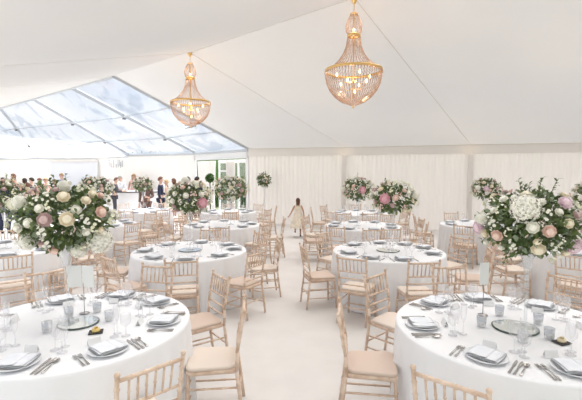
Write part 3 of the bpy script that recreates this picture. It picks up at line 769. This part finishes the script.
# ------------------------------------------------------------------ chandeliers
def chandelier(loc, label):
    e_ = empty('chandelier', loc, 0, label, 'chandelier', 'crystal chandeliers')
    def octa(mb, c, r, sz=1.0):
        x, y, z = c; mb.add([(x+r, y, z), (x, y+r, z), (x-r, y, z), (x, y-r, z), (x, y, z+r*sz), (x, y, z-r*sz)],
                            [(0, 1, 4), (1, 2, 4), (2, 3, 4), (3, 0, 4), (1, 0, 5), (2, 1, 5), (3, 2, 5), (0, 3, 5)])
    def strands(name, prof, ns, br, dens):
        mb = MB(); pts = []
        for i in range(len(prof)-1):
            (r0, z0), (r1, z1) = prof[i], prof[i+1]; L_ = math.hypot(r1-r0, z1-z0); n = max(1, int(L_/dens))
            for j in range(n): t = j/n; pts.append((r0+(r1-r0)*t, z0+(z1-z0)*t))
        for s in range(ns):
            q = 2*PI*s/ns
            for r_, z_ in pts: octa(mb, (r_*math.cos(q), r_*math.sin(q), z_), min(br, max(.004, PI*r_/ns*.95)), 1.0)
        link(name, mb.mesh(name, M['bead'], False), e_)
    def ring(name, r, z, h, t=.012):
        link(name, MB().lathe([(r, -h/2), (r+t, -h/2*.7), (r+t, h/2*.7), (r, h/2), (r-.006, h/2), (r-.006, -h/2), (r, -h/2)], 48, (0, 0, z), False).mesh(name, M['gold']), e_)
    strands('crystal_bowl', [(.485, .59), (.487, .50), (.465, .39), (.41, .27), (.32, .16), (.20, .07), (.03, .0)], 60, .0105, .021)
    strands('crystal_neck', [(.47, .63), (.36, .68), (.26, .78), (.18, .90), (.13, 1.03), (.11, 1.18)], 44, .009, .021)
    strands('crystal_crown', [(.10, 1.22), (.135, 1.28), (.14, 1.36), (.12, 1.44), (.08, 1.52), (.05, 1.56)], 26, .009, .02)
    ring('gold_band', .49, .605, .045); ring('gold_band', .105, 1.20, .05); ring('gold_band', .06, 1.565, .02)
    # hanging drops below the wide band
    mb = MB()
    for s in range(60):
        q = 2*PI*s/60; octa(mb, (.497*math.cos(q), .497*math.sin(q), .565), .011, 1.9)
    link('crystal_drops', mb.mesh('crystal_drops', M['bead'], False), e_)
    link('stem', MB().tube([(0, 0, .12), (0, 0, 1.58)], .012, 8).mesh('stem', M['gold']), e_)
    link('finial', MB().lathe([(.001, -.05), (.02, -.03), (.012, -.01), (.03, 0), (.001, .01)], 12).mesh('finial', M['gold']), e_)
    ch = MB()
    for k in range(7):
        z = 1.59+.022*k; pts = [(.009*math.cos(a)*(1 if k % 2 else 0), .009*math.cos(a)*(0 if k % 2 else 1), z+.016*math.sin(a)) for a in [2*PI*j/8 for j in range(9)]]
        ch.tube(pts, .0028, 5, False)
    link('chain', ch.mesh('chain', M['gold']), e_)
    link('ceiling_cup', MB().lathe([(.012, 1.73), (.03, 1.745), (.035, 1.77), (.06, 1.80), (.05, 1.825), (.001, 1.83)], 16).mesh('ceiling_cup', M['gold']), e_)
    bm_ = MB().lathe([(.001, -.03), (.014, -.02), (.018, 0), (.012, .025), (.001, .042)], 10).mesh('bulb', M['bulb'])
    arm_me = {}
    for k in range(8):
        q = 2*PI*k/8+.2; r_, z = (.24, .40) if k % 2 else (.30, .52)
        a = link('lamp_arm', MB().tube([(0, 0, z-.1), (r_*.5*math.cos(q), r_*.5*math.sin(q), z-.13), (r_*math.cos(q), r_*math.sin(q), z-.03)], .006, 5).mesh('lamp_arm', M['gold']), e_)
        link('bulb', bm_, a, (r_*math.cos(q), r_*math.sin(q), z))
    link('bulb', bm_, e_, (0, 0, 1.30)); link('bulb', bm_, e_, (.02, -.02, .24))
    for zz, pw in ((.42, 9), (1.33, 2)):
        l = bpy.data.lights.new('chandelier_glow', 'POINT'); l.energy = pw; l.color = (1, .62, .34); l.shadow_soft_size = .07
        lo = bpy.data.objects.new('chandelier_glow', l); COL.objects.link(lo); lo.parent = e_; lo.location = (0, 0, zz)
chandelier((1.09, 7.2, 3.155), 'gold and crystal basket chandelier hanging nearest, over the aisle')
chandelier((-2.54, 10.4, 3.155), 'gold and crystal basket chandelier hanging farther back by the clear roof')
# glow lamps at the rafter feet (warm uplighters washing the lining)
for i, p in enumerate((B, Cc)):
    e_ = empty('uplighter', (p.x-.15, p.y-.28, ZE-.34), 0, 'small warm uplighter at the %s rafter foot on the back wall' % ('nearer' if i == 0 else 'farther'), 'light', 'rafter uplighters')
    link('housing', MB().lathe([(.001, 0), (.035, 0), (.045, .05), (.040, .05), (.03, .01), (.001, .01)], 12).mesh('housing', M['white_paint']), e_)
    l = bpy.data.lights.new('uplighter_lamp', 'POINT'); l.energy = .4; l.color = (1, .72, .45); l.shadow_soft_size = .03
    lo = bpy.data.objects.new('uplighter_lamp', l); COL.objects.link(lo); lo.parent = e_; lo.location = (0, 0, .08)

# ------------------------------------------------------------------ bar side
def wallpt(px, d, z): return (px-CX)/F*d, d, z
# grey panel recess on the left wall, letters, bar
def seg_pt(px):   # point on the wall line F0..F1 seen at picture column px
    k = (px-CX)/F
    a, b = (fl(F0), fl(F1)) if px < 130 else (fl(E), fl(F0))
    t = (k*a.y-a.x)/((b.x-a.x)-k*(b.y-a.y)); return a.lerp(b, t)
p0, p1 = seg_pt(54), seg_pt(100); dd = (p1-p0); ang = math.atan2(dd.y, dd.x); nr = Vector((math.sin(ang), -math.cos(ang), 0))
c = (p0+p1)/2+nr*.12
scr = empty('projection_screen', (c.x, c.y, 0), ang, 'pale grey screen panel on the wall behind the bar guests', 'screen')
link('panel', MB().box((0, 0, 1.45), (dd.length, .04, 2.2)).mesh('panel', M['panel'], False), scr)
link('header_rail', MB().box((0, -.03, 2.60), (dd.length+.1, .10, .10)).mesh('header_rail', M['seam'], False), scr)
p0, p1 = seg_pt(110), seg_pt(126); dd = (p1-p0); ang = math.atan2(dd.y, dd.x); c = (p0+p1)/2+Vector((math.sin(ang), -math.cos(ang), 0))*.10
sg = empty('wall_sign', (c.x, c.y, 2.42), ang, 'faint grey upright lettering mounted on the white wall by the bar', 'sign')
Wd = dd.length
for i, (u, h0, h1) in enumerate([(-.42, -.10, .24), (-.30, -.18, .06), (-.14, -.20, .22), (.02, -.2, .0), (.14, -.18, .22), (.24, -.10, .2), (.40, -.16, .18), (.30, -.2, .1)]):
    mb = MB().box((u*Wd, 0, (h0+h1)/2), (.035, .02, h1-h0))
    if i in (1, 5): mb.box((u*Wd+.05, 0, h0+.02), (.12, .02, .03))
    link('letter_stroke', mb.mesh('letter_stroke', M['letter'], False), sg)
bar = empty('bar_counter', ((120-CX)/F*19.0, 19.0, 0), .12, 'white fronted bar counter with a dark top edge behind the guests', 'bar')
link('front_panel', MB().box((0, 0, .52), (3.4, .6, 1.04)).mesh('front_panel', M['white_paint'], False), bar)
link('counter_top', MB().box((0, -.02, 1.07), (3.5, .72, .06)).mesh('counter_top', M['dark_counter'], False), bar)
link('counter_cloth', MB().box((0, -.03, 1.108), (3.45, .70, .016)).mesh('counter_cloth', M['linen'], False), bar)
bt = MB().lathe([(.001, 0), (.036, 0), (.037, .17), (.014, .22), (.013, .29), (.001, .29)], 12).mesh('bottle', M['terracotta'])
for i, (u, w) in enumerate([(-1.6, 'end nearest the screen'), (-1.35, 'second from the screen end'), (-1.05, 'third from the screen end')]):
    xx = bar.location.x+u*math.cos(.12); yy = 19.0+u*math.sin(.12)
    o = link('bottle', bt, None, (xx, yy+.05, 1.116)); tag(o, 'dark bottle standing on the bar, '+w, 'bottle', 'bottles on the bar')
# topiary ball by the entrance
tx_, ty_ = (210-CX)/F*16.6, 16.6
tp = empty('topiary_tree', (tx_, ty_, 0), 0, 'clipped green topiary ball on a stem by the entrance', 'topiary')
link('planter', MB().lathe([(.001, 0), (.17, 0), (.21, .40), (.19, .40), (.17, .36), (.001, .36)], 20).mesh('planter', M['terracotta']), tp)
link('trunk', MB().tube([(0, 0, .35), (.01, 0, .9), (0, 0, 1.62)], .022, 7).mesh('trunk', M['twig']), tp)
link('crown', foliage('crown', M['hedge'], 77, (.17, .17, .17), 1100, .05, .02, .5, 1.0), tp, (0, 0, 1.75))
# printed black marks on the film valance below the farther chandelier
t_ = min((i/200 for i in range(201)), key=lambda t: abs(proj(*Rb.lerp(D, t))[0]-198))
mk = Rb.lerp(D, t_)-Vector((0, 0, .12)); fm_ = empty('film_label', mk, math.radians(-20), 'small block of illegible black print on the roof edge below the farther chandelier', 'label')
rp = random.Random(9); pm = MB()
for row in range(2):
    for c_ in range(7): pm.box((-.42+.065*c_+.03*row, -.16, -.03-.10*row+.012*c_), (.05*rp.uniform(.6, 1.1), .004, .055*rp.uniform(.6, 1.1)))
link('print', pm.mesh('print', M['black'], False), fm_)
link('backing', MB().box((-.22, -.155, -.06), (.55, .004, .28)).mesh('backing', M['pvc_white'], False), fm_)
# ------------------------------------------------------------------ people
def skin(name, nodes, edges, m, parent, sub=2, root=0):
    me = bpy.data.meshes.new(name); me.from_pydata([n[0] for n in nodes], edges, []); me.update()
    o = bpy.data.objects.new(name+'_tmp', me); COL.objects.link(o)
    s = o.modifiers.new('s', 'SKIN'); s.use_smooth_shade = True
    for i, n in enumerate(nodes):
        sv = me.skin_vertices[0].data[i]; r_ = n[1]; sv.radius = r_ if isinstance(r_, tuple) else (r_, r_); sv.use_root = (i == root)
    if sub: ss = o.modifiers.new('u', 'SUBSURF'); ss.levels = sub
    dg = bpy.context.evaluated_depsgraph_get(); out = bpy.data.meshes.new_from_object(o.evaluated_get(dg)); out.name = name
    bpy.data.objects.remove(o); out.materials.clear(); out.materials.append(m)
    return link(name, out, parent)
def person(x, y, face, label, H=1.75, top='navy', legs='charcoal', hair='hair_dark', female=False, dress=None, skin_m='skin', pose='hold', longhair=False, stride=0, lean=0):
    """face: heading in degrees, 0 = facing away from the tables' near end, 180 = facing the camera side"""
    r = empty('person', (x, y, 0), math.radians(face), label, 'person', None)
    k = H/1.75; S = lambda a, b, c: (a*k, (b+lean*max(0, c-.9))*k, c*k)
    sw = .165 if female else .195; sk = M[skin_m]
    if pose == 'hold': arms = {-1: [(-.235, -.02, 1.14), (-.15, .20, 1.10), (-.12, .28, 1.13)], 1: [(.235, -.03, 1.12), (.25, .03, .88), (.25, .05, .80)]}
    elif pose == 'lean': arms = {-1: [(-.25, .12, 1.16), (-.12, .34, 1.14), (-.06, .40, 1.15)], 1: [(.25, .12, 1.16), (.12, .34, 1.14), (.06, .40, 1.16)]}
    elif pose == 'run': arms = {-1: [(-.27, -.10, 1.16), (-.38, .03, .98), (-.42, .08, .93)], 1: [(.25, -.04, 1.15), (.27, .06, .94), (.28, .10, .88)]}
    else: arms = {-1: [(-.24, -.02, 1.13), (-.25, .04, .88), (-.25, .05, .80)], 1: [(.24, -.02, 1.13), (.25, .04, .88), (.25, .05, .80)]}
    nodes = [(S(0, 0, .96), (.135*k, .10*k)), (S(0, 0, 1.14), (.115*k, .09*k)), (S(0, .0, 1.33), (.145*k, .10*k)), (S(0, -.005, 1.45), (.07*k, .06*k)), (S(0, .0, 1.52), .050*k),
             (S(0, .01, 1.575), (.068*k, .075*k)), (S(0, .012, 1.65), (.078*k, .092*k)), (S(0, .01, 1.715), (.060*k, .07*k))]
    edges = [(0, 1), (1, 2), (2, 3), (3, 4), (4, 5), (5, 6), (6, 7)]
    jn, je = list(nodes[:3]), [(0, 1), (1, 2)]
    for s in (-1, 1):
        b = len(nodes); nodes.append((S(s*sw, 0, 1.41), .055*k)); edges.append((2, b))
        el, wr, hd = arms[s]
        nodes += [(S(*el), .040*k), (S(*wr), .027*k), (S(*hd), (.034*k, .018*k))]; edges += [(b, b+1), (b+1, b+2), (b+2, b+3)]
        hv = Vector(hd); dv = (Vector(hd)-Vector(wr)).normalized(); side = dv.cross(Vector((0, 1, .3))).normalized()
        for q, (o_, l_) in enumerate([(-.028, .062), (-.010, .075), (.010, .078), (.027, .068)]):
            n1 = hv+side*o_+dv*.03; n2 = hv+side*o_*1.2+dv*(.03+l_*.6)+Vector((0, .012, -.006)); n3 = n2+dv*l_*.35+Vector((0, .015, -.012))
            i0 = len(nodes); nodes += [(S(*n1), .009*k), (S(*n2), .008*k), (S(*n3), .006*k)]; edges += [(b+3, i0), (i0, i0+1), (i0+1, i0+2)]
        t1 = Vector(wr)+dv*.03-side*s*.03+Vector((0, .02, 0)); t2 = t1+dv*.035-side*s*.01+Vector((0, .012, 0)); i0 = len(nodes)
        nodes += [(S(*t1), .010*k), (S(*t2), .008*k)]; edges += [(b+2, i0), (i0, i0+1)]
        jb = len(jn); jn += [(S(s*sw, 0, 1.41), .075*k), (S(*el), .058*k), (S(*[a_*.85+b_*.15 for a_, b_ in zip(wr, el)]), .042*k)]; je += [(2, jb), (jb, jb+1), (jb+1, jb+2)]
    tn, te = [(S(0, 0, .97), (.15*k, .12*k))], []
    feet = []
    for s in (-1, 1):
        st_ = stride*s; kn = (s*.10, .14*max(0, st_)*1.6+.02-.05*max(0, -st_), .50+.04*abs(stride)*(s < 0)); an = (s*.10, -.30*max(0, -st_)*1.0+.10*max(0, st_), .09+(.22*stride if st_ < 0 else 0))
        b = len(nodes); nodes += [(S(s*.095, 0, .90), .085*k), (S(*kn), .056*k), (S(*an), .036*k), (S(an[0], an[1]+.13, max(.035, an[2]-.05)), (.035*k, .022*k))]
        edges += [(0, b), (b, b+1), (b+1, b+2), (b+2, b+3)]; feet.append(an)
        jb = len(tn); tn += [(S(s*.095, 0, .88), .10*k), (S(*kn), .078*k), (S(*an), .062*k)]; te += [(0, jb), (jb, jb+1), (jb+1, jb+2)]
    skin('body', nodes, edges, sk, r, 1)
    for s, an in zip((-1, 1), feet):
        skin('shoe', [(S(an[0], an[1]-.03, an[2]-.03), (.036*k, .036*k)), (S(an[0], an[1]+.08, max(.033, an[2]-.055)), (.042*k, .030*k)), (S(an[0], an[1]+.17, max(.028, an[2]-.062)), (.034*k, .022*k))], [(0, 1), (1, 2)], M['shoe'], r, 1)
    if dress:
        n = 36; vs = []; fs = []
        hem = .42 if pose == 'run' else .45
        prof = [(.135, .098, 1.40), (.150, .115, 1.32), (.128, .10, 1.14), (.165, .13, .98), (.20, .165, .75), (.245, .21, hem)] if pose != 'run' else \
               [(.125, .09, 1.40), (.150, .115, 1.32), (.135, .11, 1.12), (.21, .17, .95), (.28, .24, .70), (.34, .31, hem)]
        for j, (ax_, ay_, z) in enumerate(prof):
            for i in range(n):
                q = 2*PI*i/n; f_ = 1+.07*math.sin(9*q+1)*max(0, j-2)/3
                vs.append(S(ax_*1.08*f_*math.cos(q), ay_*1.12*f_*math.sin(q), z))
        for j in range(len(prof)-1):
            for i in range(n): fs.append((j*n+i, j*n+(i+1) % n, (j+1)*n+(i+1) % n, (j+1)*n+i))
        sh = MB().add(vs, fs)
        for s in (-1, 1): sh.tube([S(s*.10, -.085, 1.36), S(s*.11, -.03, 1.485), S(s*.10, .09, 1.37)], .022*k, 6)
        link('dress', sh.mesh('dress', M[dress]), r)
    else:
        skin('jacket' if not female else 'top', jn[:1]+[(jn[1][0], (.135*k, .115*k)), (jn[2][0], (.165*k, .125*k))]+jn[3:]+[(S(0, 0, 1.44), (.09*k, .08*k)), (S(0, 0, .88), (.150*k, .125*k))], je+[(2, len(jn)), (0, len(jn)+1)], M[top], r, 2)
        skin('trousers', tn, te, M[legs], r, 1)
        if not female:
            link('shirt_front', MB().add([S(-.045, .135, 1.46), S(.045, .135, 1.46), S(.012, .155, 1.16), S(-.012, .155, 1.16), S(-.05, .06, 1.50), S(.05, .06, 1.50)], [(0, 1, 2, 3), (4, 5, 1, 0)]).mesh('shirt_front', M['shirt'], False), r)
    # head details: hair, eyes, nose, mouth, ears
    hc = Vector((0, .012, 1.66)); vs = []; fs = []; n = 18; rows = 9
    for j in range(rows+1):
        th = PI*.62*j/rows
        for i in range(n):
            q = 2*PI*i/n; fr = math.sin(q)   # +1 = face side
            tt = th*(.55 if fr > .35 else 1.0 if fr < -.1 else .78)*(1.12 if longhair and fr < .2 else 1)
            rr_ = .106*(1+.03*math.sin(5*q+j)); p = Vector((rr_*.90*math.sin(tt)*math.cos(q), rr_*1.05*math.sin(tt)*math.sin(q), rr_*1.08*math.cos(tt)))
            if longhair and fr < .2 and j == rows: p.z -= .14; p.x *= .9
            vs.append(S(*(hc+p)))
    for j in range(rows):
        for i in range(n): fs.append((j*n+i, j*n+(i+1) % n, (j+1)*n+(i+1) % n, (j+1)*n+i))
    link('hair', MB().add(vs, fs).mesh('hair', M[hair]), r)
    hd = MB()
    for s in (-1, 1): hd.lathe([(.001, -.009*k), (.011*k, 0), (.001, .009*k)], 8, S(s*.032, .103, 1.655))
    link('eyes', hd.mesh('eyes', M['eye']), r)
    fm = MB().add([S(-.012, .098, 1.63), S(.012, .098, 1.63), S(0, .128, 1.625), S(0, .10, 1.665)], [(0, 1, 2), (1, 3, 2), (3, 0, 2)])
    for s in (-1, 1): fm.lathe([(.001, -.03*k), (.012*k, -.01*k), (.012*k, .015*k), (.001, .03*k)], 6, S(s*.090, .0, 1.64))
    link('nose_and_ears', fm.mesh('nose_and_ears', sk), r)
    link('mouth', MB().box(S(0, .098, 1.597), (.042*k, .012*k, .012*k)).mesh('mouth', M['lip']), r)
    return r
def pxp(px, d): return (px-CX)/F*d, d
P_ = [
 (3, 13.0, 200, 'person with dark hair in navy suit at the left edge, back turned', dict(H=1.80, top='navy', legs='navy', hair='hair_dark'), 15),
 (12, 15.5, 170, 'person with blond hair in dark clothes beside the navy-suited guest', dict(H=1.72, top='charcoal', hair='hair_blond', female=True), 200),
 (14, 19.0, 0, 'person in pale coral dress far behind the navy-suited guest', dict(H=1.90, dress='coral', hair='hair_brown', female=True, longhair=True), 150),
 (25, 17.5, 0, 'person with long dark hair in a dark dress among the bar guests', dict(H=1.72, dress='dark_dress', hair='hair_dark', female=True, longhair=True), 60),
 (32, 16.8, 0, 'person in charcoal suit talking beside the white lace top', dict(H=1.75, top='charcoal', hair='hair_dark'), 100),
 (27, 12.5, 0, 'person with auburn hair in a white lace top seen from behind', dict(H=1.66, top='lace', legs='navy', hair='hair_brown', female=True), 10),
 (40, 17.5, 0, 'person in coral dress with brown hair near the screen', dict(H=1.72, dress='coral', hair='hair_brown', female=True), 160),
 (46, 18.0, 0, 'person in blush dress facing the tables near the screen', dict(H=1.72, dress='blush_dress', hair='hair_blond', female=True), 190),
 (55, 17.0, 0, 'person with brown hair in charcoal suit left of the bar', dict(H=1.68, top='charcoal', hair='hair_brown'), 130),
 (62, 20.6, 0, 'tall person with short blond hair in a blue top by the screen', dict(H=1.92, top='blue_dress', hair='hair_blond', female=True), 185),
 (114, 18.1, 0, 'person in dark jacket leaning on the bar counter', dict(H=1.74, top='charcoal', hair='hair_brown', pose='lean', lean=.12), -70),
 (120.5, 19.8, 0, 'person with grey hair behind the bar beside the leaning guest', dict(H=1.80, top='shirt', hair='hair_grey'), 175),
 (134, 20.2, 0, 'person with blond hair in blush dress behind the bar', dict(H=1.9, dress='blush_dress', hair='hair_blond', female=True, longhair=True), 190),
 (141, 19.75, 0, 'person with brown hair standing behind the bar end', dict(H=1.72, top='brown', hair='hair_brown'), 130),
 (146, 14.6, 0, 'person in brown suit with white shirt behind the small floral ball', dict(H=1.72, top='brown', legs='brown', hair='hair_brown'), 180),
 (160.5, 15.8, 0, 'person in navy suit standing in profile right of the bar', dict(H=1.80, top='navy', legs='navy', hair='hair_brown'), -80),
 (166.5, 16.4, 0, 'person in ivory dress talking to the navy suit', dict(H=1.68, dress='ivory_dress', hair='hair_blond', female=True), 100),
 (174, 16.9, 0, 'person with dark brown hair in a dark dress beside the ivory dress', dict(H=1.72, dress='dark_dress', hair='hair_brown', female=True, longhair=True), 80),
 (188, 15.6, 0, 'person with brown hair half hidden behind the pink peony ball', dict(H=1.80, top='charcoal', hair='hair_dark'), 20),
 (197, 16.2, 0, 'person with black hair beside the topiary ball', dict(H=1.80, top='navy', hair='hair_dark'), -30),
]
for px, d, _, lb, kw, face in P_:
    x, y = pxp(px, d); person(x, y, face, lb, **kw)
x, y = pxp(298, 12.4)
person(x, y, -6, 'small child with dark hair running away down the aisle in an ivory dress', H=1.19, dress='ivory_dress', hair='hair_brown', female=True, longhair=True, skin_m='skin_d', pose='run', stride=1.0)

# ------------------------------------------------------------------ light
w = bpy.data.worlds.new('sky'); sc.world = w; w.use_nodes = True; nt = w.node_tree; bg = nt.nodes['Background']
tc = nt.nodes.new('ShaderNodeTexCoord'); n = nt.nodes.new('ShaderNodeTexNoise'); n.inputs['Scale'].default_value = 3.2; n.inputs['Detail'].default_value = 6
mp = nt.nodes.new('ShaderNodeMapping'); mp.inputs['Scale'].default_value = (1, 1, 2.2)
r = nt.nodes.new('ShaderNodeValToRGB'); r.color_ramp.elements[0].position = .40; r.color_ramp.elements[1].position = .60
r.color_ramp.elements[0].color = (.62, .70, .82, 1); r.color_ramp.elements[1].color = (.97, .98, 1, 1)
nt.links.new(tc.outputs['Generated'], mp.inputs['Vector']); nt.links.new(mp.outputs[0], n.inputs['Vector']); nt.links.new(n.outputs['Fac'], r.inputs['Fac']); nt.links.new(r.outputs['Color'], bg.inputs['Color'])
bg.inputs['Strength'].default_value = .85
s = bpy.data.lights.new('sun', 'SUN'); s.energy = 9.0; s.angle = math.radians(70); s.color = (1, .985, .97)
so = bpy.data.objects.new('sun', s); COL.objects.link(so); so.rotation_mode = 'QUATERNION'; so.rotation_quaternion = (V*.45+Vector((0, 0, 1))).to_track_quat('Z', 'Y')
sc.view_settings.view_transform = 'Standard'; sc.view_settings.look = 'None'; sc.view_settings.gamma = 1; sc.view_settings.exposure = .35
print('CHAIRS', nch, 'OBJECTS', len(bpy.data.objects))
